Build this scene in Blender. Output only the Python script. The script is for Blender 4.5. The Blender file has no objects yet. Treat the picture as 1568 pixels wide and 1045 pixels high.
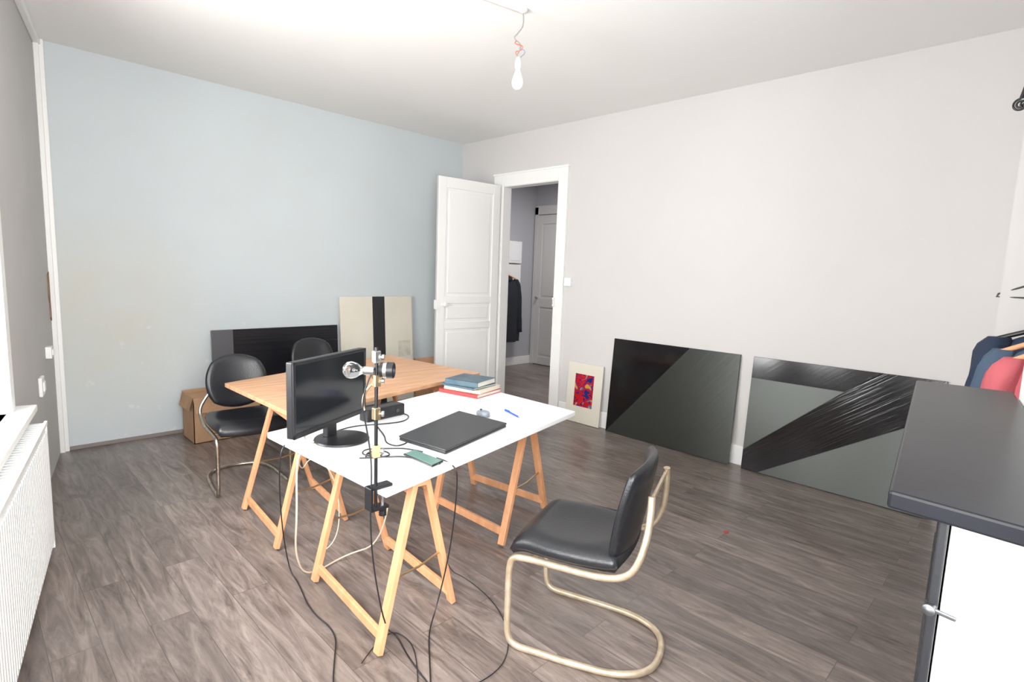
import bpy, bmesh, math, random
from mathutils import Vector, Matrix, noise
random.seed(3)
COL=bpy.context.scene.collection
# ---------------------------------------------------------------- camera
d1=Vector((837,75,-842)).normalized()
d2=Vector((-859,137,-842)); d2=(d2-d2.dot(d1)*d1).normalized()
up=d1.cross(d2)
cd=bpy.data.cameras.new('camera'); cam=bpy.data.objects.new('camera',cd); COL.objects.link(cam)
cam.matrix_world=Matrix.Translation((0,0,1.5))@Matrix((d1,d2,up)).to_4x4()
cd.lens=19.33; cd.sensor_width=36; cd.clip_start=0.02
bpy.context.scene.camera=cam
XW,YW,ZC=4.45,5.32,3.01
# ---------------------------------------------------------------- materials
def mat(name,col,rough=.5,metal=0,spec=.5,nscale=0,namt=0,bump=0,bscale=200,coat=0,col2=None,stretch=(1,1,1)):
    m=bpy.data.materials.new(name); m.use_nodes=True; nt=m.node_tree; b=nt.nodes['Principled BSDF']
    b.inputs['Base Color'].default_value=(*col,1); b.inputs['Roughness'].default_value=rough
    b.inputs['Metallic'].default_value=metal; b.inputs['Specular IOR Level'].default_value=spec
    b.inputs['Coat Weight'].default_value=coat
    tc=nt.nodes.new('ShaderNodeTexCoord'); mp=nt.nodes.new('ShaderNodeMapping'); mp.inputs['Scale'].default_value=stretch
    nt.links.new(tc.outputs['Object'],mp.inputs[0])
    if nscale:
        n=nt.nodes.new('ShaderNodeTexNoise'); n.inputs['Scale'].default_value=nscale; n.inputs['Detail'].default_value=6
        nt.links.new(mp.outputs[0],n.inputs[0])
        r=nt.nodes.new('ShaderNodeValToRGB'); r.color_ramp.elements[0].position=.35; r.color_ramp.elements[1].position=.68
        c2=col2 or tuple(c*(1-namt) for c in col)
        r.color_ramp.elements[0].color=(*c2,1); r.color_ramp.elements[1].color=(*col,1)
        nt.links.new(n.outputs[0],r.inputs[0]); nt.links.new(r.outputs[0],b.inputs['Base Color'])
    if bump:
        n=nt.nodes.new('ShaderNodeTexNoise'); n.inputs['Scale'].default_value=bscale; n.inputs['Detail'].default_value=3
        nt.links.new(mp.outputs[0],n.inputs[0])
        bp=nt.nodes.new('ShaderNodeBump'); bp.inputs['Strength'].default_value=bump; bp.inputs['Distance'].default_value=.004
        nt.links.new(n.outputs[0],bp.inputs['Height']); nt.links.new(bp.outputs[0],b.inputs['Normal'])
    return m
M_gray=mat('gray_wall_paint',(.60,.580,.566),.85,nscale=1.2,namt=.03,bump=.12,bscale=90)
M_blue=mat('blue_wall_paint',(.55,.602,.622),.85,nscale=1.3,col2=(.535,.582,.598),bump=.15,bscale=70)
# old water stain and scuffs low on the blue wall (real marks on the paint)
nt=M_blue.node_tree; b_=nt.nodes['Principled BSDF']; src=b_.inputs['Base Color'].links[0].from_socket
tc=nt.nodes.new('ShaderNodeTexCoord'); vm=nt.nodes.new('ShaderNodeVectorMath'); vm.operation='DISTANCE'; vm.inputs[1].default_value=(.75,5.32,1.0)
nt.links.new(tc.outputs['Object'],vm.inputs[0]); n_=nt.nodes.new('ShaderNodeTexNoise'); n_.inputs['Scale'].default_value=4; n_.inputs['Detail'].default_value=6; nt.links.new(tc.outputs['Object'],n_.inputs[0])
mr=nt.nodes.new('ShaderNodeMapRange'); mr.inputs[1].default_value=.25; mr.inputs[2].default_value=.95; mr.inputs[3].default_value=.9; mr.inputs[4].default_value=0; nt.links.new(vm.outputs['Value'],mr.inputs[0])
mu=nt.nodes.new('ShaderNodeMath'); mu.operation='MULTIPLY'; nt.links.new(mr.outputs[0],mu.inputs[0]); nt.links.new(n_.outputs[0],mu.inputs[1])
mx=nt.nodes.new('ShaderNodeMix'); mx.data_type='RGBA'; mx.inputs[7].default_value=(.57,.54,.44,1); nt.links.new(mu.outputs[0],mx.inputs[0]); nt.links.new(src,mx.inputs[6])
n5=nt.nodes.new('ShaderNodeTexNoise'); n5.inputs['Scale'].default_value=9; n5.inputs['Detail'].default_value=2; nt.links.new(tc.outputs['Object'],n5.inputs[0])
r5=nt.nodes.new('ShaderNodeMapRange'); r5.inputs[1].default_value=.66; r5.inputs[2].default_value=.70; r5.inputs[4].default_value=.4; nt.links.new(n5.outputs[0],r5.inputs[0])
sz=nt.nodes.new('ShaderNodeSeparateXYZ'); nt.links.new(tc.outputs['Object'],sz.inputs[0]); r6=nt.nodes.new('ShaderNodeMapRange'); r6.inputs[1].default_value=1.3; r6.inputs[2].default_value=.7; nt.links.new(sz.outputs['Z'],r6.inputs[0])
m5=nt.nodes.new('ShaderNodeMath'); m5.operation='MULTIPLY'; nt.links.new(r5.outputs[0],m5.inputs[0]); nt.links.new(r6.outputs[0],m5.inputs[1])
mx5=nt.nodes.new('ShaderNodeMix'); mx5.data_type='RGBA'; mx5.inputs[7].default_value=(.72,.72,.70,1); nt.links.new(m5.outputs[0],mx5.inputs[0]); nt.links.new(mx.outputs[2],mx5.inputs[6]); nt.links.new(mx5.outputs[2],b_.inputs['Base Color'])
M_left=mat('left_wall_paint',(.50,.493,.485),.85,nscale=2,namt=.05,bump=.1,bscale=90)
M_ceil=mat('ceiling_paint',(.85,.845,.82),.9,nscale=1,namt=.02,bump=.08,bscale=80)
M_white=mat('white_gloss_paint',(.82,.815,.80),.4,bump=.05,bscale=60)
M_cond=mat('aged_white_conduit',(.62,.61,.58),.5)
M_whitem=mat('white_plaster',(.80,.80,.79),.8,bump=.15,bscale=60)
M_lam=mat('white_laminate',(.84,.85,.86),.28)
M_rad=mat('radiator_enamel',(.82,.84,.83),.35)
M_ply=mat('plywood_top',(.70,.40,.23),.45,nscale=3,col2=(.52,.27,.14),stretch=(1,9,1),bump=.1)
M_tres=mat('trestle_pine',(.75,.37,.185),.5,nscale=4,col2=(.63,.29,.135),stretch=(6,6,1))
M_leather=mat('black_leather',(.010,.011,.014),.31,bump=.25,bscale=160)
M_tubec=mat('chrome_tube',(.60,.56,.50),.3,metal=1,nscale=25,col2=(.40,.34,.26))
M_tubeb=mat('worn_cream_tube',(.70,.58,.43),.36,metal=.6,nscale=20,col2=(.50,.39,.26))
M_black=mat('black_plastic',(.009,.009,.011),.35)
M_blackm=mat('black_matte',(.015,.015,.017),.6)
M_lap=mat('laptop_lid',(.026,.028,.031),.38,nscale=300,namt=.15)
M_screen=mat('monitor_glass',(.006,.007,.009),.12)
M_steel=mat('steel',(.55,.55,.55),.3,metal=1)
M_dsteel=mat('dark_steel',(.16,.17,.18),.4,metal=1)
M_brass=mat('brass',(.65,.5,.3),.35,metal=1)
M_card=mat('cardboard',(.46,.27,.15),.85,nscale=5,namt=.2)
M_cream=mat('cream_board',(.70,.66,.56),.7,nscale=3,namt=.06)
M_mantel=mat('dark_slate',(.010,.011,.015),.3,spec=.22,nscale=5,namt=.3,bump=.05,bscale=30)
M_chip=mat('chipped_marble_edge',(.02,.022,.026),.35,nscale=28,col2=(.012,.013,.016),bump=.2,bscale=50)
rp=[n for n in M_chip.node_tree.nodes if n.type=='VALTORGB'][0]; rp.color_ramp.elements[1].position=.72; rp.color_ramp.elements[0].position=.66; rp.color_ramp.elements[1].color=(.25,.26,.27,1)
M_navy=mat('navy_cloth',(.012,.022,.05),.9,bump=.5,bscale=60)
M_steelbl=mat('blue_gray_cloth',(.05,.08,.13),.9,bump=.5,bscale=60)
M_coral=mat('coral_cloth',(.50,.10,.12),.9,bump=.5,bscale=60)
M_dark=mat('black_cloth',(.01,.012,.018),.9,bump=.5,bscale=60)
M_cablew=mat('cream_cable',(.65,.55,.42),.5)
M_red=mat('red_wire',(.6,.1,.05),.5)
M_bluepl=mat('blue_plastic',(.02,.08,.5),.3)
M_phone=mat('green_phone_glass',(.10,.20,.17),.12)
M_mouse=mat('gray_mouse',(.22,.25,.29),.3)
M_bred=mat('book_red',(.40,.035,.035),.5)
M_bteal=mat('book_teal',(.03,.07,.11),.45,nscale=14,col2=(.07,.12,.15))
M_bcream=mat('book_cream',(.7,.62,.45),.6)
M_page=mat('book_pages',(.75,.72,.64),.8,nscale=80,namt=.2,stretch=(1,1,20))
M_frost=mat('frosted_bulb',(.9,.9,.88),.15)
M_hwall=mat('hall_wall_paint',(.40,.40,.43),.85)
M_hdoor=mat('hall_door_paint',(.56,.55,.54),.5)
def glassmat():
    m=bpy.data.materials.new('clear_glass'); m.use_nodes=True; nt=m.node_tree
    g=nt.nodes['Principled BSDF']; g.inputs['Transmission Weight'].default_value=1; g.inputs['Roughness'].default_value=.02; g.inputs['IOR'].default_value=1.3
    return m
M_glass=glassmat()
def floormat():
    m=bpy.data.materials.new('vinyl_plank_floor'); m.use_nodes=True; nt=m.node_tree; N=nt.nodes; L=nt.links; b=N['Principled BSDF']
    tc=N.new('ShaderNodeTexCoord'); mp=N.new('ShaderNodeMapping'); mp.inputs['Rotation'].default_value=(0,0,math.radians(90))
    L.new(tc.outputs['Object'],mp.inputs[0])
    br=N.new('ShaderNodeTexBrick'); br.inputs['Scale'].default_value=1; br.inputs['Brick Width'].default_value=1.25; br.inputs['Row Height'].default_value=.16
    br.inputs['Mortar Size'].default_value=.0013; br.inputs['Mortar Smooth'].default_value=.3; br.offset=.37; br.inputs['Bias'].default_value=0
    br.inputs['Color1'].default_value=(0,0,0,1); br.inputs['Color2'].default_value=(1,1,1,1); br.inputs['Mortar'].default_value=(.5,.5,.5,1)
    L.new(mp.outputs[0],br.inputs[0])
    ad=N.new('ShaderNodeVectorMath'); ad.operation='MULTIPLY_ADD'; ad.inputs[1].default_value=(7,7,7)
    L.new(br.outputs['Color'],ad.inputs[0]); L.new(mp.outputs[0],ad.inputs[2])
    mp2=N.new('ShaderNodeMapping'); mp2.inputs['Scale'].default_value=(1.5,11,1); L.new(ad.outputs[0],mp2.inputs[0])
    n1=N.new('ShaderNodeTexNoise'); n1.inputs['Scale'].default_value=1.6; n1.inputs['Detail'].default_value=10; n1.inputs['Roughness'].default_value=.70; n1.inputs['Distortion'].default_value=1.4; L.new(mp2.outputs[0],n1.inputs[0])
    r1=N.new('ShaderNodeValToRGB'); e=r1.color_ramp.elements; e[0].position=.32; e[0].color=(.066,.050,.043,1); e[1].position=.72; e[1].color=(.29,.24,.213,1)
    k=e.new(.5); k.color=(.160,.127,.112,1)
    L.new(n1.outputs[0],r1.inputs[0])
    mx=N.new('ShaderNodeMix'); mx.data_type='RGBA'; mx.blend_type='MULTIPLY'; mx.inputs[0].default_value=1
    rr=N.new('ShaderNodeMapRange'); rr.inputs[3].default_value=.80; rr.inputs[4].default_value=1.15; L.new(br.outputs['Color'],rr.inputs[0])
    L.new(r1.outputs[0],mx.inputs[6]); L.new(rr.outputs[0],mx.inputs[7])
    mx2=N.new('ShaderNodeMix'); mx2.data_type='RGBA'; mx2.inputs[7].default_value=(.055,.045,.04,1)
    L.new(br.outputs['Fac'],mx2.inputs[0]); L.new(mx.outputs[2],mx2.inputs[6])
    n3=N.new('ShaderNodeTexNoise'); n3.inputs['Scale'].default_value=1.1; n3.inputs['Detail'].default_value=4; L.new(tc.outputs['Object'],n3.inputs[0])
    r3=N.new('ShaderNodeMapRange'); r3.inputs[1].default_value=.48; r3.inputs[2].default_value=.75; r3.inputs[4].default_value=.22; L.new(n3.outputs[0],r3.inputs[0])
    mx3=N.new('ShaderNodeMix'); mx3.data_type='RGBA'; mx3.inputs[7].default_value=(.33,.30,.285,1); L.new(r3.outputs[0],mx3.inputs[0]); L.new(mx2.outputs[2],mx3.inputs[6])
    L.new(mx3.outputs[2],b.inputs['Base Color'])
    b.inputs['Roughness'].default_value=.32
    bp=N.new('ShaderNodeBump'); bp.inputs['Strength'].default_value=.15; bp.inputs['Distance'].default_value=.003; L.new(n1.outputs[0],bp.inputs['Height']); L.new(bp.outputs[0],b.inputs['Normal'])
    return m
M_floor=floormat()
# ---------------------------------------------------------------- helpers
def link(ob,parent=None,m=None):
    COL.objects.link(ob)
    if parent is not None: ob.parent=parent
    if m is not None: ob.data.materials.append(m)
    return ob
def empty(name,loc=(0,0,0),rot=0):
    e=bpy.data.objects.new(name,None); e.location=loc; e.rotation_euler=(0,0,rot); e.empty_display_size=.1; COL.objects.link(e); return e
def bevmod(ob,w=.004,seg=2):
    if w:
        md=ob.modifiers.new('bev','BEVEL'); md.width=w; md.segments=seg; md.limit_method='ANGLE'; md.angle_limit=math.radians(40)
def mesh(name,vs,fs,m,parent=None,bev=0,smooth=False):
    me=bpy.data.meshes.new(name); me.from_pydata([tuple(v) for v in vs],[],fs)
    bm=bmesh.new(); bm.from_mesh(me); bmesh.ops.recalc_face_normals(bm,faces=bm.faces); bm.to_mesh(me); bm.free()
    if smooth:
        for p in me.polygons: p.use_smooth=True
    ob=bpy.data.objects.new(name,me); link(ob,parent,m); bevmod(ob,bev); return ob
BF=[(0,3,2,1),(4,5,6,7),(0,1,5,4),(1,2,6,5),(2,3,7,6),(3,0,4,7)]
def box(name,a,b,m,parent=None,bev=.003):
    x0,y0,z0=a; x1,y1,z1=b
    vs=[(x0,y0,z0),(x1,y0,z0),(x1,y1,z0),(x0,y1,z0),(x0,y0,z1),(x1,y0,z1),(x1,y1,z1),(x0,y1,z1)]
    return mesh(name,vs,BF,m,parent,bev)
def boxes(name,lst,m,parent=None,bev=0,xf=None):
    vs=[];fs=[]
    for a,b in lst:
        x0,y0,z0=a; x1,y1,z1=b; k=len(vs)
        vs+=[(x0,y0,z0),(x1,y0,z0),(x1,y1,z0),(x0,y1,z0),(x0,y0,z1),(x1,y0,z1),(x1,y1,z1),(x0,y1,z1)]
        fs+=[tuple(i+k for i in f) for f in BF]
    if xf: vs=[xf(v) for v in vs]
    return mesh(name,vs,fs,m,parent,bev)
def prism(name,pts,z0,z1,m,parent=None,bev=.003):
    n=len(pts); vs=[(p[0],p[1],z0) for p in pts]+[(p[0],p[1],z1) for p in pts]
    fs=[tuple(range(n))[::-1],tuple(range(n,2*n))]+[(i,(i+1)%n,n+(i+1)%n,n+i) for i in range(n)]
    return mesh(name,vs,fs,m,parent,bev)
def beam(name,p0,p1,w,h,m,parent=None,side=None,bev=.003):
    p0=Vector(p0);p1=Vector(p1); d=(p1-p0).normalized()
    s=Vector(side) if side else (d.cross(Vector((0,0,1))) if abs(d.z)<.95 else Vector((1,0,0)))
    s=(s-s.dot(d)*d).normalized(); t=d.cross(s)
    vs=[]
    for p in(p0,p1):
        for a,b in((-1,-1),(1,-1),(1,1),(-1,1)): vs.append(p+s*a*w/2+t*b*h/2)
    return mesh(name,vs,BF,m,parent,bev)
def tube(name,pts,r,m,parent=None,cyclic=False,smooth=True,res=6):
    cu=bpy.data.curves.new(name,'CURVE'); cu.dimensions='3D'; cu.bevel_depth=r; cu.bevel_resolution=3; cu.resolution_u=res; cu.use_fill_caps=True
    if smooth and len(pts)>2:
        sp=cu.splines.new('NURBS'); sp.points.add(len(pts)-1); sp.order_u=3; sp.use_endpoint_u=not cyclic
    else:
        sp=cu.splines.new('POLY'); sp.points.add(len(pts)-1)
    sp.use_cyclic_u=cyclic
    for i,p in enumerate(pts): sp.points[i].co=(*p,1)
    tmp=bpy.data.objects.new(name,cu); COL.objects.link(tmp); bpy.context.view_layer.update()
    me=bpy.data.meshes.new_from_object(tmp.evaluated_get(bpy.context.evaluated_depsgraph_get()))
    bpy.data.objects.remove(tmp); bpy.data.curves.remove(cu)
    for p in me.polygons: p.use_smooth=True
    ob=bpy.data.objects.new(name,me); link(ob,parent); me.materials.clear(); me.materials.append(m); return ob
def lathe(name,prof,loc,m,parent=None,axis=(0,0,1),seg=28):
    q=Vector((0,0,1)).rotation_difference(Vector(axis)); vs=[];fs=[]
    for r,z in prof:
        for i in range(seg):
            a=2*math.pi*i/seg; vs.append(Vector(loc)+q@Vector((r*math.cos(a),r*math.sin(a),z)))
    for j in range(len(prof)-1):
        for i in range(seg): fs.append((j*seg+i,j*seg+(i+1)%seg,(j+1)*seg+(i+1)%seg,(j+1)*seg+i))
    fs.append(tuple(range(seg))); fs.append(tuple(range((len(prof)-1)*seg,len(prof)*seg)))
    ob=mesh(name,vs,fs,m,parent,0,True)
    md=ob.modifiers.new('es','EDGE_SPLIT'); md.split_angle=math.radians(40); return ob
def pad(name,w,d,t,m,parent,k=.45,fn=None,n=20,xf=None):
    vs=[];fs=[]; idx={}
    for s in(1,-1):
        for i in range(n+1):
            for j in range(n+1):
                u=-1+2*i/n; v=-1+2*j/n
                u=math.copysign(abs(u)**.75,u); v=math.copysign(abs(v)**.75,v)
                x=u*math.sqrt(1-k*v*v/2)*w/2; y=v*math.sqrt(1-k*u*u/2)*d/2
                e=max(abs(u),abs(v)); th=t/2*math.sqrt(max(0,1-e**6))
                z=s*th+(fn(x,y,s) if fn else 0)
                idx[s,i,j]=len(vs); vs.append((x,y,z))
    for s in(1,-1):
        for i in range(n):
            for j in range(n): fs.append((idx[s,i,j],idx[s,i+1,j],idx[s,i+1,j+1],idx[s,i,j+1]))
    if xf: vs=[xf(*v) for v in vs]
    me=bpy.data.meshes.new(name); me.from_pydata(vs,[],fs); bm=bmesh.new(); bm.from_mesh(me)
    bmesh.ops.remove_doubles(bm,verts=bm.verts,dist=.0005); bmesh.ops.recalc_face_normals(bm,faces=bm.faces); bm.to_mesh(me); bm.free()
    for p in me.polygons: p.use_smooth=True
    return link(bpy.data.objects.new(name,me),parent,m)
# ---------------------------------------------------------------- room shell
LA=Vector((.5,5.32)); LT=Vector((-.187,-.982)).normalized(); LN=Vector((-LT.y,LT.x))
if LN.x<0: LN=-LN
def lw(v):
    p=LA+LT*v[0]+LN*v[1]; return (p.x,p.y,v[2])
prism('floor',[(-.95,-.7),(6.9,-.7),(6.9,6.35),(-.95,6.35)],-.1,0,M_floor,bev=0)
prism('ceiling',[(-.95,-.7),(6.9,-.7),(6.9,6.35),(-.95,6.35)],ZC,ZC+.1,M_ceil,bev=0)
DY0,DY1,DZ=3.76,4.58,2.46; TH=.10
boxes('wall_back',[((XW,-.5,0),(XW+TH,DY0,ZC)),((XW,DY1,0),(XW+TH,YW+.12,ZC)),((XW,DY0,DZ),(XW+TH,DY1,ZC))],M_gray)
box('wall_side',(.1,YW,0),(XW+.001,YW+.12,ZC),M_blue,bev=0)
W1=(1.95,3.35); W2=(4.2,5.4); WZ=(.76,2.6); W3=(-.42,.76)
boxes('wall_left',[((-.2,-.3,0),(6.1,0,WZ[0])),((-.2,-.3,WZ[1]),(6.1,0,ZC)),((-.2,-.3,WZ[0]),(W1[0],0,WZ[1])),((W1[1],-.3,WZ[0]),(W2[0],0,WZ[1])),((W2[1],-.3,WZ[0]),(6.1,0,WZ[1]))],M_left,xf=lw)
boxes('wall_right',[((W3[1],-.62,0),(4.6,-.45,ZC)),((-.9,-.62,0),(W3[0],-.45,ZC)),((W3[0],-.62,0),(W3[1],-.45,.8)),((W3[0],-.62,2.65),(W3[1],-.45,ZC)),((3.75,-.46,0),(4.46,.21,ZC))],M_gray)
prism('wall_chimney_breast',[(.85,-.46),(2.3,-.46),(2.3,.05),(.85,-.13)],0,ZC,M_whitem,bev=0)
box('baseboard_back',(XW-.018,.21,0),(XW,3.63,.16),M_white)
box('baseboard_corner',(XW-.018,4.73,0),(XW,YW,.16),M_white)
box('baseboard_side',(.55,YW-.012,0),(XW-.02,YW,.03),mat('dirty_skirting',(.22,.19,.18),.8))
boxes('trim_1',[((.005,0,0),(.045,.03,ZC)),((0,0,0),(.018,.055,ZC))],M_white,bev=.004,xf=lw)
boxes('trim_2',[((0,0,ZC-.04),(6,.04,ZC))],M_white,bev=.006,xf=lw)
CP=[(.055,1.02),(.11,1.05),(.10,1.14),(.14,1.2),(.12,1.3),(.14,1.36),(.06,1.38)]
vs=[lw((s,.001,z)) for s,z in CP]+[lw((s,.006,z)) for s,z in CP]; k=len(CP)
mesh('exposed_wood_patch',vs,[tuple(range(k)),tuple(range(k,2*k))]+[(i,(i+1)%k,k+(i+1)%k,k+i) for i in range(k)],mat('exposed_timber',(.30,.17,.10),.9,nscale=20,namt=.4))  # chipped spot on the left wall with bare wood showing
box('trim_3',(XW-.03,3.64,0),(XW,3.76,2.58),M_white)
boxes('trim_4',[((XW-.03,4.58,0),(XW,4.72,2.58)),((XW-.03,3.76,2.45),(XW,4.58,2.58)),((XW-.038,3.63,2.575),(XW,4.73,2.595)),((XW-.02,3.755,0),(XW+TH+.005,3.77,2.45)),((XW-.02,4.57,0),(XW+TH+.005,4.585,2.45)),((XW-.02,3.76,2.445),(XW+TH+.005,4.58,2.465))],M_white,bev=.003)
def window(n,a,b,z0,z1,xf,sill_l=.1):
    w=empty('window_%d'%n); f=.06; n0,n1=-.2,-.14
    if n==3: n0,n1=-.13,-.08
    L=[((a,n0,z0),(a+f,n1,z1)),((b-f,n0,z0),(b,n1,z1)),((a,n0,z0),(b,n1,z0+f)),((a,n0,z1-f),(b,n1,z1)),(((a+b)/2-.04,n0,z0),((a+b)/2+.04,n1,z1)),((a,n0,z1-.55),(b,n1,z1-.5))]
    boxes('frame',L,M_white,w,.004,xf)
    boxes('sill',[((a-sill_l,n1+.005,z0-.035),(b+.1,.09 if n<3 else .03,z0))],M_white,w,.006,xf)
    boxes('casing',[((a-.09,0,z0),(a,.02,z1+.09)),((b,0,z0),(b+.09,.02,z1+.09)),((a,0,z1),(b,.02,z1+.09))],M_white,w,.003,xf)
window(1,*W1,*WZ,lw,.17); window(2,*W2,*WZ,lw); window(3,*W3,.8,2.65,lambda v:(v[0],-.45+v[1],v[2]),.05)  # third window is unseen, added behind the camera to light the blue wall
# radiator
rd=empty('radiator')
s0,s1=1.9,3.5; L=[((s0,.035,.05),(s0+.012,.135,.69)),((s1-.012,.035,.05),(s1,.135,.69)),((s0,.035,.06),(s1,.04,.68)),((s0,.12,.06),(s1,.128,.68))]
n=44
for i in range(n):
    s=s0+.015+(s1-s0-.03)*i/n; L.append(((s,.128,.09),(s+.020,.135,.65)))
    L.append(((s,.04,.675),(s+.020,.125,.69)))
boxes('body',L,M_rad,rd,.002,lw)
boxes('top_rails',[((s0,.035,.68),(s1,.045,.70)),((s0,.125,.68),(s1,.137,.70))],M_rad,rd,.002,lw)
boxes('brackets',[((s0+.2,.002,.2),(s0+.23,.04,.6)),((s1-.2,.002,.2),(s1-.17,.04,.6)),((s0+.1,.06,0),(s0+.13,.1,.06)),((s1-.1,.06,0),(s1-.07,.1,.06))],M_rad,rd,.002,lw)
def plate(name,ctr,w,h,d,m=M_white):
    e=empty(name,ctr); box('plate',(-d,-w/2,-h/2),(0,w/2,h/2),m,e,.004); box('rocker',(-d-.006,-w/4,-h/4),(-d,w/4,h/4),m,e,.002); return e
plate('light_switch',(XW,3.585,1.42),.085,.085,.03)
so=empty('wall_socket'); boxes('plate',[((.42,0,.80),(.50,.035,.88))],M_white,so,.004,lw); boxes('face',[((.44,.035,.82),(.48,.042,.86))],M_lam,so,.002,lw)
so=empty('wall_socket'); boxes('plate',[((.80,0,.62),(.92,.02,.74))],M_white,so,.006,lw); boxes('face',[((.83,.02,.65),(.89,.028,.71))],M_lam,so,.002,lw)
# ---------------------------------------------------------------- doors
dr=empty('door_1',(4.40,4.60,0),math.atan2(.07,-.80))
Wd,Hd=.82,2.46
def panel_door(e,W,H,panels,mm,th=.018):
    box('core',(0,-th*.45,.01),(W,th*.45,H),mm,e,0)
    xs=.10; L=[]
    zs=[.01]+[z for p in panels for z in p]+[H]
    L.append(((0,-th,.01),(xs,th,H))); L.append(((W-xs,-th,.01),(W,th,H)))
    for i in range(0,len(zs),2): L.append(((xs,-th,zs[i]),(W-xs,th,zs[i+1])))
    boxes('stiles_and_rails',L,mm,e,.004)
    boxes('panels',[((xs+.03,-th*.75,a+.03),(W-xs-.03,th*.75,b-.03)) for a,b in panels],mm,e,.008)
panel_door(dr,Wd,Hd,[(.14,.86),(.94,1.14),(1.22,2.35)],M_white)
for sg in(1,-1):
    lathe('knob',[(.018,0),(.018,.004),(.008,.008),(.008,.03),(.022,.038),(.026,.05),(.02,.062),(.004,.066)],(Wd-.075,sg*.018,1.13),M_steel if sg<0 else M_white,dr,(0,sg,0))
box('rim_lock',(Wd-.035,-.024,1.08),(Wd+.012,.024,1.18),M_white,dr,.003)
for z in(.25,1.25,2.2): lathe('hinge',[(.009,0),(.009,.09)],(-.006,-.018,z),M_white,dr)
ds=empty('door_strike',(XW-.03,3.735,1.16)); box('keep',(-.025,0,0),(0,.02,.09),M_white,ds,.003); box('lip',(-.03,.006,.02),(-.025,.014,.07),M_steel,ds,.001)
# ---------------------------------------------------------------- hallway
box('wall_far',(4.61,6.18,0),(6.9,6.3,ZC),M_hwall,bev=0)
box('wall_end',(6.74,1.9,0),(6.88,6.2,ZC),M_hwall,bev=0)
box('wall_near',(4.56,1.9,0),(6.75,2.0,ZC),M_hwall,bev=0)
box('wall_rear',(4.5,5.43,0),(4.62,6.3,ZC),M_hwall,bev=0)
box('baseboard_far',(4.63,6.165,0),(6.72,6.18,.13),M_white)
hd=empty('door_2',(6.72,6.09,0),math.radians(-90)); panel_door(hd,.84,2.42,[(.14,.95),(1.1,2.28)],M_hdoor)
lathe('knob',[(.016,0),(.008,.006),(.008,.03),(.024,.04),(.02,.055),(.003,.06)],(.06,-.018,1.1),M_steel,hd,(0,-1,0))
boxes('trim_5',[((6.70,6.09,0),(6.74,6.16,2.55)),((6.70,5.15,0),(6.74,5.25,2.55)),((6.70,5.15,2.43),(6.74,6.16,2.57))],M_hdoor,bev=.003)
eb=empty('fuse_box',(6.22,6.178,1.6)); box('upper_box',(-.14,-.08,.04),(.14,0,.38),M_white,eb,.006); box('lower_box',(-.14,-.07,-.33),(.14,0,.02),M_white,eb,.006); box('lid',(-.11,-.085,.08),(.11,-.08,.34),M_lam,eb,.003)
# garments --------------------------------------------------------
def garment(name,org,rot,m,w=.44,h=.75,d=.13,hanger=M_tres,sleeve=True,seed=0):
    e=empty(name,org,rot)
    rows=18; seg=32; vs=[];fs=[]
    for i in range(rows+1):
        f=i/rows; z=-.07-f*h
        hw=(w/2)*min(1,(.22+.78*min(1,(f/.16))**.8)) * (1+.10*f)
        hd=d/2*(.35+.65*min(1,f/.25))
        for j in range(seg):
            a=2*math.pi*j/seg
            wob=1+.10*math.sin(7*a+seed+f*2)*f+.07*noise.noise(Vector((a*2,f*5,seed)))
            vs.append((hw*math.copysign(abs(math.cos(a))**.8,math.cos(a))*wob,hd*math.sin(a)*wob*(1+.25*math.sin(5*a+seed)*f),z))
    for i in range(rows):
        for j in range(seg): fs.append((i*seg+j,i*seg+(j+1)%seg,(i+1)*seg+(j+1)%seg,(i+1)*seg+j))
    mesh('body',vs,fs,m,e,0,True)
    if sleeve:
        for sg in (1,-1):
            vs=[];fs=[];R=14;S=14
            for i in range(R+1):
                f=i/R; c=Vector((sg*(w/2*.80+.07*f**.6+.01),.02*math.sin(f*3+seed),-.11-f*h*.82)); r=.062*(1-.3*f)*min(1,.6+f*4)
                for j in range(S):
                    a=2*math.pi*j/S; rr=r*(1+.12*math.sin(4*a+9*f+seed)); vs.append(c+Vector((rr*math.cos(a),rr*math.sin(a)*1.1,0)))
            for i in range(R):
                for j in range(S): fs.append((i*S+j,i*S+(j+1)%S,(i+1)*S+(j+1)%S,(i+1)*S+j))
            fs.append(tuple(range(S))); fs.append(tuple(range(R*S,R*S+S)))
            mesh('sleeve',vs,fs,m,e,0,True)
        tube('collar',[(-.07,.03,-.07),(-.06,-.05,-.10),(0,-.06,-.12),(.06,-.05,-.10),(.07,.03,-.07),(0,.06,-.05)],.018,m,e,cyclic=True)
    tube('hanger_hook',[(0,0,-.06),(0,0,-.01),(.02,0,.02),(0,0,.045),(-.025,0,.02)],.003,M_steel,e)
    tube('hanger_bar',[(-w/2*.9,0,-.12),(-.06,0,-.055),(0,0,-.04),(.06,0,-.055),(w/2*.9,0,-.12)],.011,hanger,e)
    return e
garment('hanging_coat',(5.93,5.98,1.50),0,M_dark,w=.5,h=1.0,d=.16,seed=2)
cr=empty('clothes_rack')
beam('rail',(2.6,-.03,1.42),(3.6,-.03,1.42),.026,.026,M_black,cr)
for x in(2.62,3.58):
    beam('post',(x,-.03,.03),(x,-.03,1.46),.024,.024,M_black,cr); beam('foot',(x,-.28,.015),(x,.2,.015),.03,.03,M_black,cr)
    lathe('cap',[(.014,0),(.024,.012),(.014,.03),(.003,.036)],(x,-.03,1.45),M_black,cr)
beam('lower_rail',(2.62,-.03,.2),(3.58,-.03,.2),.02,.02,M_black,cr)
garment('hanging_jacket',(3.30,-.03,1.40),math.radians(88),M_navy,w=.46,h=.62,seed=1,hanger=M_black)
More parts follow.
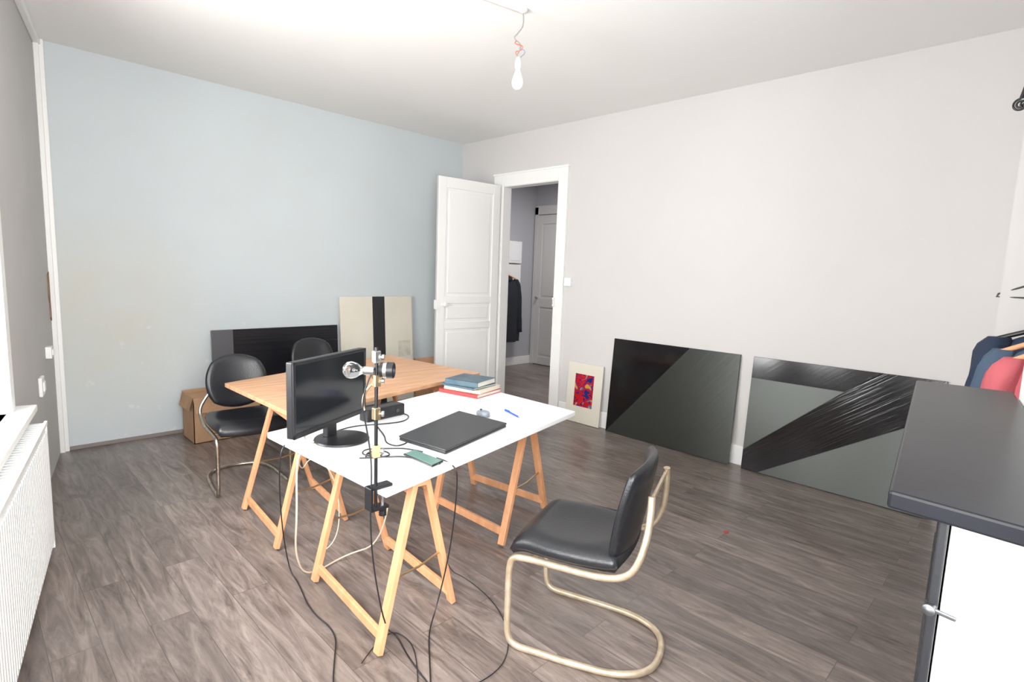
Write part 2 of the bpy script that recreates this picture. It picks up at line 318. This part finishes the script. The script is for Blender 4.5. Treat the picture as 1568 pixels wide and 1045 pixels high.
garment('hanging_jacket',(3.12,-.035,1.36),math.radians(94),M_steelbl,w=.40,h=.66,seed=4)
garment('hanging_jacket',(2.92,-.065,1.345),math.radians(85),M_coral,w=.36,h=.60,seed=6)
wh=empty('wire_hanger',(3.735,.06,1.62),math.radians(80))
tube('hook',[(0,0,-.07),(0,0,-.02),(.02,0,0),(.0,0,.025),(-.02,0,.005)],.005,M_black,wh)
tube('shoulders',[(0,0,-.07),(-.16,0,-.14),(-.165,0,-.155),(.0,0,-.155),(.165,0,-.155),(.16,0,-.14)],.005,M_black,wh,cyclic=True,smooth=False)
beam('peg',(0,0,.02),(.0,-.03,.02),.008,.008,M_black,wh)
ir=empty('curtain_rod')
tube('rod',[(3.72,.235,2.43),(3.72,.20,2.60),(3.735,.16,2.80)],.009,M_black,ir)
pts=[]
for i in range(30):
    a=i/29*3.6*math.pi; r=.03*(1-.7*i/29); pts.append((3.72,.235+r*math.sin(a),2.42-.02+r*math.cos(a)))
tube('scroll',pts,.005,M_black,ir)
tube('scroll_back',[(p[0]-.012,.47-p[1]-.022,p[2]) for p in pts],.0045,M_black,ir)
beam('wall_bracket',(3.735,.15,2.74),(3.755,.15,2.84),.04,.02,M_black,ir)
# ---------------------------------------------------------------- fireplace
fp=empty('fireplace_mantel')
prism('shelf',[(1.05,.16),(1.03,-.10),(2.30,.053),(2.42,.067),(2.40,.325)],1.14,1.17,M_mantel,fp,.005)
prism('body',[(1.085,.078),(1.085,-.095),(2.30,.055),(2.30,.19)],0,1.14,M_whitem,fp,.003)
prism('front_facing',[(1.078,.094),(1.078,.080),(2.33,.19),(2.33,.207)],0,1.14,M_chip,fp,.003)
prism('hearth_surround',[(1.5,.136),(1.5,.128),(1.95,.167),(1.95,.176)],0,.8,M_blackm,fp,.002)
bx_=[(.005,0),(.005,.014),(.008,.014),(.009,.02),(.003,.023)]
lathe('bolt',bx_,(1.078,.086,.99),M_dsteel,fp,(-1,.2,0)); beam('hook_arm',(1.066,.085,.99),(1.066,.055,.987),.005,.008,M_dsteel,fp)
# ---------------------------------------------------------------- artwork panels
def artmat(name,kind):
    m=bpy.data.materials.new(name); m.use_nodes=True; nt=m.node_tree; N=nt.nodes; L=nt.links; b=N['Principled BSDF']
    tc=N.new('ShaderNodeTexCoord'); sx=N.new('ShaderNodeSeparateXYZ'); L.new(tc.outputs['Object'],sx.inputs[0])
    def lin(a,bz,c,soft=.004):
        m1=N.new('ShaderNodeMath'); m1.operation='MULTIPLY_ADD'; m1.inputs[1].default_value=a; m1.inputs[2].default_value=c; L.new(sx.outputs['X'],m1.inputs[0])
        m2=N.new('ShaderNodeMath'); m2.operation='MULTIPLY_ADD'; m2.inputs[1].default_value=bz; L.new(sx.outputs['Z'],m2.inputs[0]); L.new(m1.outputs[0],m2.inputs[2])
        r=N.new('ShaderNodeMapRange'); r.inputs[1].default_value=-soft; r.inputs[2].default_value=soft; L.new(m2.outputs[0],r.inputs[0]); return r.outputs[0]
    def op(o,a,c):
        q=N.new('ShaderNodeMath'); q.operation=o
        for i,z in enumerate((a,c)):
            if isinstance(z,float): q.inputs[i].default_value=z
            else: L.new(z,q.inputs[i])
        return q.outputs[0]
    if kind==1: mask=lin(.9,-.77,0.0); ang=49
    elif kind==2:
        low=lin(.62,-1,-.079); tri=op('MULTIPLY',lin(0,-1,.735),lin(-.895,1,-.154)); mask=op('MAXIMUM',low,tri); ang=37
    else: mask=lin(1,0,-.18); ang=0
    mp=N.new('ShaderNodeMapping'); mp.inputs['Rotation'].default_value=(0,math.radians(ang),0); L.new(tc.outputs['Object'],mp.inputs[0])
    mp2=N.new('ShaderNodeMapping'); mp2.inputs['Scale'].default_value=(1,1,40); L.new(mp.outputs[0],mp2.inputs[0])
    n=N.new('ShaderNodeTexNoise'); n.inputs['Scale'].default_value=1.2; n.inputs['Detail'].default_value=4; L.new(mp2.outputs[0],n.inputs[0])
    bp=N.new('ShaderNodeBump'); bp.inputs['Distance'].default_value=.004; L.new(n.outputs[0],bp.inputs['Height'])
    st=N.new('ShaderNodeMapRange'); st.inputs[3].default_value=.05; st.inputs[4].default_value=.18 if kind<3 else .5; L.new(mask,st.inputs[0]); L.new(st.outputs[0],bp.inputs['Strength'])
    if kind==2:
        band=op('MULTIPLY',lin(-.62,1,.079),lin(.895,-1,.154)); L.new(op('MAXIMUM',st.outputs[0],op('MULTIPLY',band,.6)),bp.inputs['Strength'])
    L.new(bp.outputs[0],b.inputs['Normal'])
    rg=N.new('ShaderNodeMapRange'); rg.inputs[3].default_value=.12; rg.inputs[4].default_value=.44 if kind<3 else .3; L.new(mask,rg.inputs[0]); L.new(rg.outputs[0],b.inputs['Roughness'])
    mt=N.new('ShaderNodeMapRange'); mt.inputs[4].default_value=.95 if kind!=3 else 0; L.new(mask,mt.inputs[0]); L.new(mt.outputs[0],b.inputs['Metallic'])
    if kind<3:   # brushed graphite strokes: reflection smeared vertically, across the strokes
        an=N.new('ShaderNodeMapRange'); an.inputs[4].default_value=.85; L.new(mask,an.inputs[0]); L.new(an.outputs[0],b.inputs['Anisotropic'])
        tg=N.new('ShaderNodeCombineXYZ'); tg.inputs[2].default_value=1; L.new(tg.outputs[0],b.inputs['Tangent'])
    cm=N.new('ShaderNodeMix'); cm.data_type='RGBA'; cm.inputs[6].default_value=(.004,.004,.005,1) if kind!=3 else (.10,.10,.11,1)
    cm.inputs[7].default_value=(.095,.102,.096,1) if kind<3 else (.006,.006,.009,1)
    L.new(mask,cm.inputs[0]); L.new(cm.outputs[2],b.inputs['Base Color'])
    return m
def panel(name,base,dirx,lean,w,h,m,th=.02):
    dx=Vector(dirx).normalized(); nrm=Vector((dx.y,-dx.x,0))
    upv=(Vector((0,0,1))*math.cos(lean)-nrm*math.sin(lean)); out=dx.cross(upv)
    e=bpy.data.objects.new(name,None); COL.objects.link(e); y=-out if out.dot(nrm)>0 else out
    mtx=Matrix((dx,y,upv)).transposed().to_4x4(); mtx.translation=Vector(base); e.matrix_world=mtx
    box('board',(0,0,0),(w,th,h),m,e,.002); return e
panel('black_abstract_painting',(4.36,2.97,.004),(0,-1,0),.07,1.21,.905,artmat('brushed_black_one',1))
panel('black_abstract_painting',(4.36,1.655,.004),(0,-1,0),.07,1.22,.905,artmat('brushed_black_two',2))
panel('black_abstract_painting',(1.57,5.22,.004),(1,0,0),.05,1.20,.89,artmat('brushed_black_three',3))
ra=panel('red_abstract_print',(4.38,3.50,.004),(0,-1,0),.06,.43,.61,M_cream,th=.012)
def redmat():
    m=bpy.data.materials.new('red_blue_abstract'); m.use_nodes=True; nt=m.node_tree; N=nt.nodes; L=nt.links; b=N['Principled BSDF']
    tc=N.new('ShaderNodeTexCoord'); n=N.new('ShaderNodeTexNoise'); n.inputs['Scale'].default_value=15; n.inputs['Distortion'].default_value=1.0; n.inputs['Detail'].default_value=0; L.new(tc.outputs['Object'],n.inputs[0])
    r=N.new('ShaderNodeValToRGB'); r.color_ramp.interpolation='CONSTANT'; e=r.color_ramp.elements; e[0].position=0; e[0].color=(.01,.02,.14,1); e[1].position=.34; e[1].color=(.50,.006,.006,1)
    for p,c in((.43,(.006,.010,.06)),(.475,(.55,.01,.008)),(.54,(.006,.015,.09)),(.59,(.55,.008,.008)),(.66,(.02,.15,.24)),(.70,(.6,.25,.02))): k=e.new(p); k.color=(*c,1)
    L.new(n.outputs[0],r.inputs[0]); L.new(r.outputs[0],b.inputs['Base Color']); b.inputs['Roughness'].default_value=.7; b.inputs['Specular IOR Level'].default_value=.1; return m
box('print',(.10,-.003,.17),(.33,.001,.50),redmat(),ra,0)
sa=panel('striped_canvas',(2.80,5.20,.004),(1,0,0),.06,.90,1.18,M_cream,th=.02)
box('black_stripe',(.38,-.003,.0),(.53,.001,1.18),M_blackm,sa,0)
box('edge_tape',(.885,-.002,.0),(.90,.001,1.18),mat('aged_edge',(.45,.42,.36),.8),sa,0)
box('worn_patch',(.70,-.002,.50),(.86,.001,.68),mat('worn_gray',(.68,.64,.53),.8,nscale=12,col2=(.48,.45,.39)),sa,0)
panel('wooden_board',(3.74,5.24,.004),(1,0,0),.05,.36,.45,M_ply,th=.018)
cb=empty('cardboard_box')
boxes('sides',[((1.31,4.90,0),(1.84,4.906,.38)),((1.31,5.194,0),(1.84,5.20,.40)),((1.31,4.90,0),(1.316,5.20,.39)),((1.834,4.90,0),(1.84,5.20,.38)),((1.31,4.90,0),(1.84,5.20,.006))],M_card,cb)
mesh('flap',[(1.31,4.90,.38),(1.84,4.90,.38),(1.83,4.87,.26),(1.32,4.87,.26)],[(0,1,2,3)],M_card,cb)
mesh('flap_end',[(1.31,4.90,.39),(1.31,5.20,.39),(1.28,5.19,.28),(1.28,4.91,.28)],[(0,1,2,3)],M_card,cb)
box('inner_top',(1.32,4.91,.36),(1.83,5.19,.37),M_card,cb,0)
# ---------------------------------------------------------------- tables
ZT=.70
def trestle(name,a0,a1,b0,b1,zt=.675):
    e=empty(name)
    a0,a1,b0,b1=[Vector((*p,0)) for p in(a0,a1,b0,b1)]
    m0=(a0+b0)/2; m1=(a1+b1)/2; ax=(m1-m0).normalized()
    T0=m0+Vector((0,0,zt))-ax*.03; T1=m1+Vector((0,0,zt))+ax*.03
    beam('top_bar',T0-Vector((0,0,.02)),T1-Vector((0,0,.02)),.05,.04,M_tres,e)
    for nm,f0,f1 in(('a',a0,a1),('b',b0,b1)):
        off0=(f0-m0).normalized()*.028; off1=(f1-m1).normalized()*.028
        t0=m0+off0+Vector((0,0,zt-.005)); t1=m1+off1+Vector((0,0,zt-.005))
        for f,t,n in((f0,t0,0),(f1,t1,1)):
            beam('leg_%s%d'%(nm,n),f+Vector((0,0,.008)),t,.042,.024,M_tres,e,side=ax)
        for z,w in((.07,.042),(zt-.05,.04)):
            k=z/zt; beam('rail_%s_%d'%(nm,int(z*100)),f0.lerp(t0,k),f1.lerp(t1,k),.02,w,M_tres,e)
    for f,g,mm in((a0,b0,m0),(a1,b1,m1)):
        k=.42; p=f.lerp(mm+Vector((0,0,zt)),k); q=g.lerp(mm+Vector((0,0,zt)),k); mid=(p+q)/2-Vector((0,0,.012))
        tube('stay',[p,mid,q],.005,M_brass,e,smooth=False)
    return e
wt=empty('white_desk')
prism('top',[(1.05,1.64),(2.53,1.94),(2.53,2.90),(1.005,2.60)],ZT-.028,ZT,M_lam,wt,.004)
for nm,f in(('trestle_left',((1.07,1.72),(1.12,2.36),(1.50,1.80),(1.55,2.40))),('trestle_right',((2.03,2.02),(2.03,2.62),(2.57,2.18),(2.50,2.78)))):
    t_=trestle(nm,*f,zt=ZT-.028); t_.parent=wt
wd=empty('wooden_desk')
prism('top',[(1.235,2.82),(2.88,3.17),(2.77,4.33),(1.22,3.85)],ZT-.025,ZT+.002,M_ply,wd,.003)
for nm,f in(('trestle_left',((1.11,2.78),(1.16,3.38),(1.55,2.86),(1.62,3.42))),('trestle_right',((2.30,3.15),(2.26,3.80),(2.74,3.24),(2.68,3.92)))):
    t_=trestle(nm,*f,zt=ZT-.025); t_.parent=wd
# ---------------------------------------------------------------- chairs
def chair(name,loc,fwd,tm,kb=.45,bh=.36,bw=.45,bt=.17,bz=.635,sw=.49,sd=.48,r=.0135):
    e=empty(name,(loc[0],loc[1],0),math.atan2(fwd[1],fwd[0])-math.pi/2)
    def sf(x,y,s):
        z=.445-.018*max(0,1-(x*x+y*y)/.035)*(1 if s>0 else .3)
        z-=max(0,y-.13)**2*4.5; return z
    pad('seat',sw,sd,.085,M_leather,e,k=.38,fn=sf,xf=lambda x,y,z:(x,y+.012,z))
    pad('backrest',bw,bh,.05,M_leather,e,k=kb,xf=lambda x,y,z:(x,-.235-.175*y+z+.9*x*x,bz+y))
    P=[(-bt,-.30,.72),(-bt-.02,-.305,.62),(-.225,-.285,.50),(-.228,-.245,.425),(-.225,-.15,.395),(-.222,.05,.395),(-.222,.16,.395),(-.222,.215,.385),(-.222,.225,.33),(-.222,.225,.18),(-.222,.225,.06),(-.222,.20,.015),(-.22,.10,.0145),(-.215,-.08,.0145),(-.20,-.22,.0145),(-.13,-.33,.0145)]
    P=P+[(0,-.355,.0145)]+[(-x,y,z) for x,y,z in P[::-1]]
    tube('cantilever_frame',P,r,tm,e,res=8)
    beam('seat_crossbar',(-.222,.12,.40),(.222,.12,.40),.02,.012,tm,e); beam('seat_crossbar_rear',(-.222,-.14,.40),(.222,-.14,.40),.02,.012,tm,e)
    beam('back_crossbar',(-bt,-.298,.70),(bt,-.298,.70),.012,.02,tm,e)
    return e
chair('cantilever_chair',(1.765,1.29),(-.35,.94),M_tubeb,bh=.38,bz=.63)
chair('cantilever_chair',(1.34,3.83),(-.10,-.99),M_tubec,.85,.37,.40,.11,.67,.47,.46,.012)
chair('cantilever_chair',(2.28,4.62),(-.05,-.99),M_tubec,.85,.36,.40,.11,.65,.47,.46,.012)
# ---------------------------------------------------------------- monitor
mn=empty('computer_monitor',(1.20,2.33,ZT),math.atan2(.229,.464))
W,Hm=.53,.33; z0=.065
box('housing',(-W/2,0,z0),(W/2,.035,z0+Hm),M_black,mn,.006)
boxes('bezel',[((-W/2,-.006,z0),(W/2,.001,z0+.022)),((-W/2,-.006,z0+Hm-.014),(W/2,.001,z0+Hm)),((-W/2,-.006,z0),(-W/2+.014,.001,z0+Hm)),((W/2-.014,-.006,z0),(W/2,.001,z0+Hm))],M_black,mn,.002)
box('screen',(-W/2+.012,-.002,z0+.02),(W/2-.012,.001,z0+Hm-.012),M_screen,mn,0)
box('rear_bulge',(-.14,.03,z0+.07),(.14,.06,z0+.26),M_black,mn,.012)
box('neck',(-.035,0,.01),(.035,.03,z0+.02),M_black,mn,.006)
lathe('base',[(.12,0),(.125,.004),(.122,.010),(.03,.016)],(0,-.05,0),M_black,mn,seg=40)
# ---------------------------------------------------------------- clamp lamp
lp=empty('clamp_lamp',(1.035,1.685,0)); RT=Vector((.7036,-.7097,0))
beam('pole',(0,0,.62),(0,0,1.22),.011,.011,M_black,lp)
box('clamp_jaw_top',(-.03,-.02,ZT),(.06,.02,ZT+.012),M_black,lp,.003); box('clamp_spine',(-.035,-.02,ZT-.075),(-.02,.02,ZT+.012),M_black,lp,.003)
box('clamp_jaw_low',(-.03,-.02,ZT-.08),(.045,.02,ZT-.066),M_black,lp,.003); lathe('clamp_screw',[(.006,0),(.006,.05),(.016,.05),(.016,.056)],(.03,0,ZT-.084),M_steel,lp,(0,0,1)); lathe('clamp_knob',[(.014,0),(.014,.02)],(.03,0,ZT-.11),M_black,lp)
for z,mm in((1.185,M_steel),(1.10,M_brass),(.98,M_brass),(.84,M_tres)):
    beam('collar_%d'%int(z*100),(0,0,z-.022),(0,0,z+.022),.026,.022,mm,lp)
    lathe('thumbscrew_%d'%int(z*100),[(.004,0),(.004,.02),(.010,.02),(.010,.028)],(0,0,z),M_steel,lp,tuple(RT))
hz=1.135; L0=-RT*.008
lathe('bulb_socket',[(.014,0),(.016,.03),(.014,.038),(.010,.042)],(L0.x,L0.y,hz),M_steel,lp,tuple(-RT))
q=-RT*.046
lathe('clear_bulb',[(.011,0),(.013,.006),(.026,.024),(.031,.042),(.028,.058),(.015,.070),(.002,.073)],(q.x,q.y,hz),M_glass,lp,tuple(-RT))
q=RT*.015
lathe('spot_head',[(.010,-.01),(.026,0),(.029,.015),(.029,.046),(.026,.048),(.024,.03)],(q.x,q.y,hz+.004),M_black,lp,tuple(RT))
lathe('spot_ring',[(.030,.012),(.030,.024)],(q.x,q.y,hz+.004),M_steel,lp,tuple(RT))
tube('arm',[(0,0,1.10),(-.04,.05,1.05),(-.03,.03,.99)],.005,M_brass,lp)
tube('lamp_cord',[(0,0,1.16),(-.05,.03,1.05),(-.02,.02,.9),(-.015,.0,.78),(-.03,-.01,.6),(-.02,-.02,.4),(.06,.02,.1),(.16,.1,.004),(.1,-.1,.004),(.07,-.35,.004)],.003,M_black,lp)
# ---------------------------------------------------------------- things on desk
lt=empty('laptop')
prism('base',[(1.42,2.11),(1.46,1.815),(1.97,1.955),(1.935,2.295)],ZT,ZT+.014,M_black,lt,.004)
prism('lid',[(1.418,2.112),(1.458,1.812),(1.973,1.953),(1.937,2.298)],ZT+.0145,ZT+.024,M_lap,lt,.004)
beam('hinge_bar',(1.46,2.118,ZT+.012),(1.90,2.28,ZT+.012),.014,.014,M_black,lt)
ph=empty('smartphone'); prism('body',[(1.315,1.925),(1.385,1.94),(1.395,1.745),(1.32,1.725)],ZT,ZT+.008,M_black,ph,.004); prism('glass',[(1.32,1.92),(1.381,1.934),(1.391,1.75),(1.324,1.731)],ZT+.008,ZT+.0095,M_phone,ph,.001)
ms=empty('computer_mouse',(2.03,2.20,ZT),math.radians(-20))
pad('shell',.062,.105,.05,M_mouse,ms,k=.8,xf=lambda x,y,z:(x,y,max(0.001,z*1.1*(1-.25*(y/.05)))+.002))
lathe('scroll_wheel',[(.010,-.004),(.010,.004)],(0,.03,.022),M_black,ms,(1,0,0))
pn=empty('ballpoint_pen'); tube('barrel',[(2.20,2.19,ZT+.006),(2.155,2.05,ZT+.006)],.0045,M_bluepl,pn); tube('tip',[(2.155,2.05,ZT+.006),(2.15,2.034,ZT+.005)],.002,M_steel,pn); tube('cap',[(2.202,2.197,ZT+.006),(2.19,2.155,ZT+.007)],.006,M_bluepl,pn)
pb=empty('power_adapter',(1.575,2.50,ZT),math.radians(6)); box('brick',(-.125,-.035,0),(.125,.035,.065),M_black,pb,.008); box('label',(-.1,-.0365,.02),(-.03,-.035,.05),M_blackm,pb,0); boxes('feet',[((-.11,-.03,-.0005),(-.09,.03,.003)),((.09,-.03,-.0005),(.11,.03,.003))],M_blackm,pb)
lathe('led_knob',[(.010,0),(.010,.006),(.004,.008)],(.07,-.035,.035),M_dsteel,pb,(0,-1,0))
bs=empty('book_stack',(2.37,2.70,ZT),math.radians(12))
def book(nm,x,y,z,w,d,h,rot,cm):
    b=empty(nm,(x,y,z),math.radians(rot)); b.parent=bs
    box('pages',(-w/2+.006,-d/2+.005,.003),(w/2-.002,d/2-.005,h-.003),M_page,b,0)
    boxes('cover',[((-w/2,-d/2,0),(w/2,d/2,.003)),((-w/2,-d/2,h-.003),(w/2,d/2,h)),((-w/2,-d/2,0),(-w/2+.004,d/2,h))],cm,b,.001)
book('book_a',0,0,0,.27,.31,.024,0,M_bred); book('book_b',.01,-.01,.024,.25,.28,.022,3,M_bcream); book('book_c',-.005,.01,.046,.24,.27,.014,-2,M_bteal); book('book_d',0,0.0,.060,.23,.25,.035,5,M_bteal)
cbl=empty('desk_cables')
Z=ZT+.004
def cab(nm,pts,m=M_black,r=.003): tube(nm,pts,r,m,cbl,res=8)
cab('cable_laptop',[(1.42,2.05,Z),(1.36,2.02,Z),(1.34,2.1,Z),(1.40,2.2,Z),(1.45,2.35,Z),(1.5,2.46,Z)])
cab('cable_monitor',[(1.24,2.40,Z),(1.35,2.45,Z),(1.5,2.38,Z),(1.62,2.35,Z),(1.72,2.45,Z),(1.69,2.52,Z)])
cab('cable_charger',[(1.39,1.78,Z),(1.36,1.68,Z+.002),(1.32,1.9,Z),(1.22,1.95,Z),(1.2,2.05,Z),(1.29,2.02,Z),(1.26,1.92,Z),(1.15,2.0,Z)])
cab('cable_coil',[(1.18,2.0,Z),(1.22,2.06,Z),(1.27,2.0,Z),(1.22,1.96,Z),(1.17,2.02,Z+.004),(1.22,2.08,Z+.004),(1.3,2.04,Z),(1.38,1.98,Z),(1.40,1.9,Z)])
cab('cable_white_loop',[(1.1,2.2,Z),(1.06,2.35,Z),(1.15,2.5,Z),(1.3,2.5,Z),(1.2,2.35,Z),(1.05,2.3,Z),(.99,2.25,.66),(.97,2.2,.45),(1.0,2.3,.2),(1.1,2.4,.01),(1.35,2.49,.005),(1.45,2.3,.1),(1.42,2.2,.35)],M_cablew,.004)
cab('cable_left_drop',[(1.1,2.45,Z),(1.01,2.42,Z),(.98,2.41,.6),(1.0,2.44,.3),(1.06,2.5,.02),(1.06,2.4,.005),(1.0,2.15,.005),(1.02,1.95,.005),(.93,1.8,.005),(.85,1.66,.005),(.8,1.5,.005)])
cab('cable_front_drop',[(1.40,1.80,Z),(1.42,1.70,Z),(1.43,1.69,.62),(1.44,1.74,.3),(1.40,1.78,.03),(1.3,1.7,.005),(1.22,1.59,.005),(1.13,1.46,.005),(1.05,1.35,.005)])
cab('cable_floor_arc',[(1.5,1.95,.4),(1.62,2.0,.03),(1.68,1.9,.005),(1.63,1.6,.005),(1.45,1.36,.005),(1.25,1.33,.005),(1.15,1.38,.005)],M_black,.002)
cab('cable_floor_thin',[(1.0,1.72,.005),(1.18,1.84,.005),(1.22,1.7,.005),(1.12,1.52,.005),(1.03,1.4,.005)],M_black,.002)
cab('cable_under',[(1.15,2.6,.62),(1.2,2.7,.4),(1.3,2.75,.5),(1.4,2.65,.35),(1.35,2.55,.02),(1.25,2.6,.005)],M_cablew,.003)
rc=empty('red_bottle_cap',(3.16,1.25,.0),.4); lathe('cap',[(.012,0),(.014,.002),(.012,.007),(.009,.009)],(0,0,0),M_bred,rc)
# ---------------------------------------------------------------- ceiling bulb
cl=empty('pendant_bulb')
boxes('ceiling_conduit',[((1.6,2.575,ZC-.016),(2.43,2.593,ZC))],M_cond,cl,.002,lambda v:(v[0],v[1]-.2*(v[0]-1.6)-.02,v[2]))
lathe('ceiling_hook',[(.03,0),(.028,-.012),(.008,-.022)],(2.42,2.385,ZC),M_cond,cl)
tube('flex',[(2.42,2.385,2.99),(2.43,2.38,2.93),(2.40,2.40,2.88),(2.38,2.42,2.85),(2.42,2.40,2.83),(2.42,2.39,2.80),(2.40,2.41,2.76),(2.41,2.40,2.745)],.0035,mat('grey_flex',(.25,.23,.21),.5),cl)
tube('red_wire',[(2.40,2.41,2.84),(2.38,2.42,2.82),(2.43,2.38,2.815),(2.42,2.39,2.785),(2.39,2.42,2.78),(2.41,2.40,2.745)],.0028,M_red,cl)
tube('blue_wire',[(2.41,2.40,2.80),(2.44,2.37,2.79),(2.43,2.38,2.76),(2.41,2.40,2.74)],.0028,mat('grey_blue_wire',(.2,.22,.3),.5),cl)
lathe('socket',[(.008,.0),(.014,-.006),(.019,-.03),(.019,-.06),(.016,-.068)],(2.41,2.40,2.75),M_cond,cl)
lathe('bulb',[(.013,0),(.014,-.01),(.024,-.035),(.033,-.065),(.034,-.082),(.027,-.102),(.012,-.114),(.001,-.116)],(2.41,2.40,2.682),M_frost,cl)
# ---------------------------------------------------------------- lights
w=bpy.data.worlds.new('daylight'); bpy.context.scene.world=w; w.use_nodes=True
w.node_tree.nodes['Background'].inputs[0].default_value=(.95,.98,1,1); w.node_tree.nodes['Background'].inputs[1].default_value=2.5
def area(name,loc,dirv,sx,sy,power,col=(1,1,1)):
    l=bpy.data.lights.new(name,'AREA'); l.shape='RECTANGLE'; l.size=sx; l.size_y=sy; l.energy=power; l.color=col
    o=bpy.data.objects.new(name,l); o.location=loc; o.rotation_euler=Vector(dirv).to_track_quat('-Z','Z').to_euler(); COL.objects.link(o); return o
for i,(a,b,p) in enumerate(((W1[0],W1[1],110),(W2[0],W2[1],90))):
    c=lw(((a+b)/2,-.36,1.65)); area('window_daylight',c,(LN.x,LN.y,.04 if i==0 else 0),b-a,1.8,p,(1,.997,.992))
area('window_daylight',((W3[0]+W3[1])/2,-.68,1.65),(.12,1,0),W3[1]-W3[0],1.7,145,(1,.997,.992))  # added light behind the camera, in the assumed window, to lift the blue wall
area('hall_fill_light',(5.7,4.6,2.9),(0,0,-1),.5,.5,28,(1,.98,.97))  # fill light added to brighten the hall, stands for no visible lamp
sc=bpy.context.scene; sc.view_settings.view_transform='Standard'; sc.view_settings.look='None'; sc.view_settings.exposure=0.40; sc.view_settings.gamma=1.06
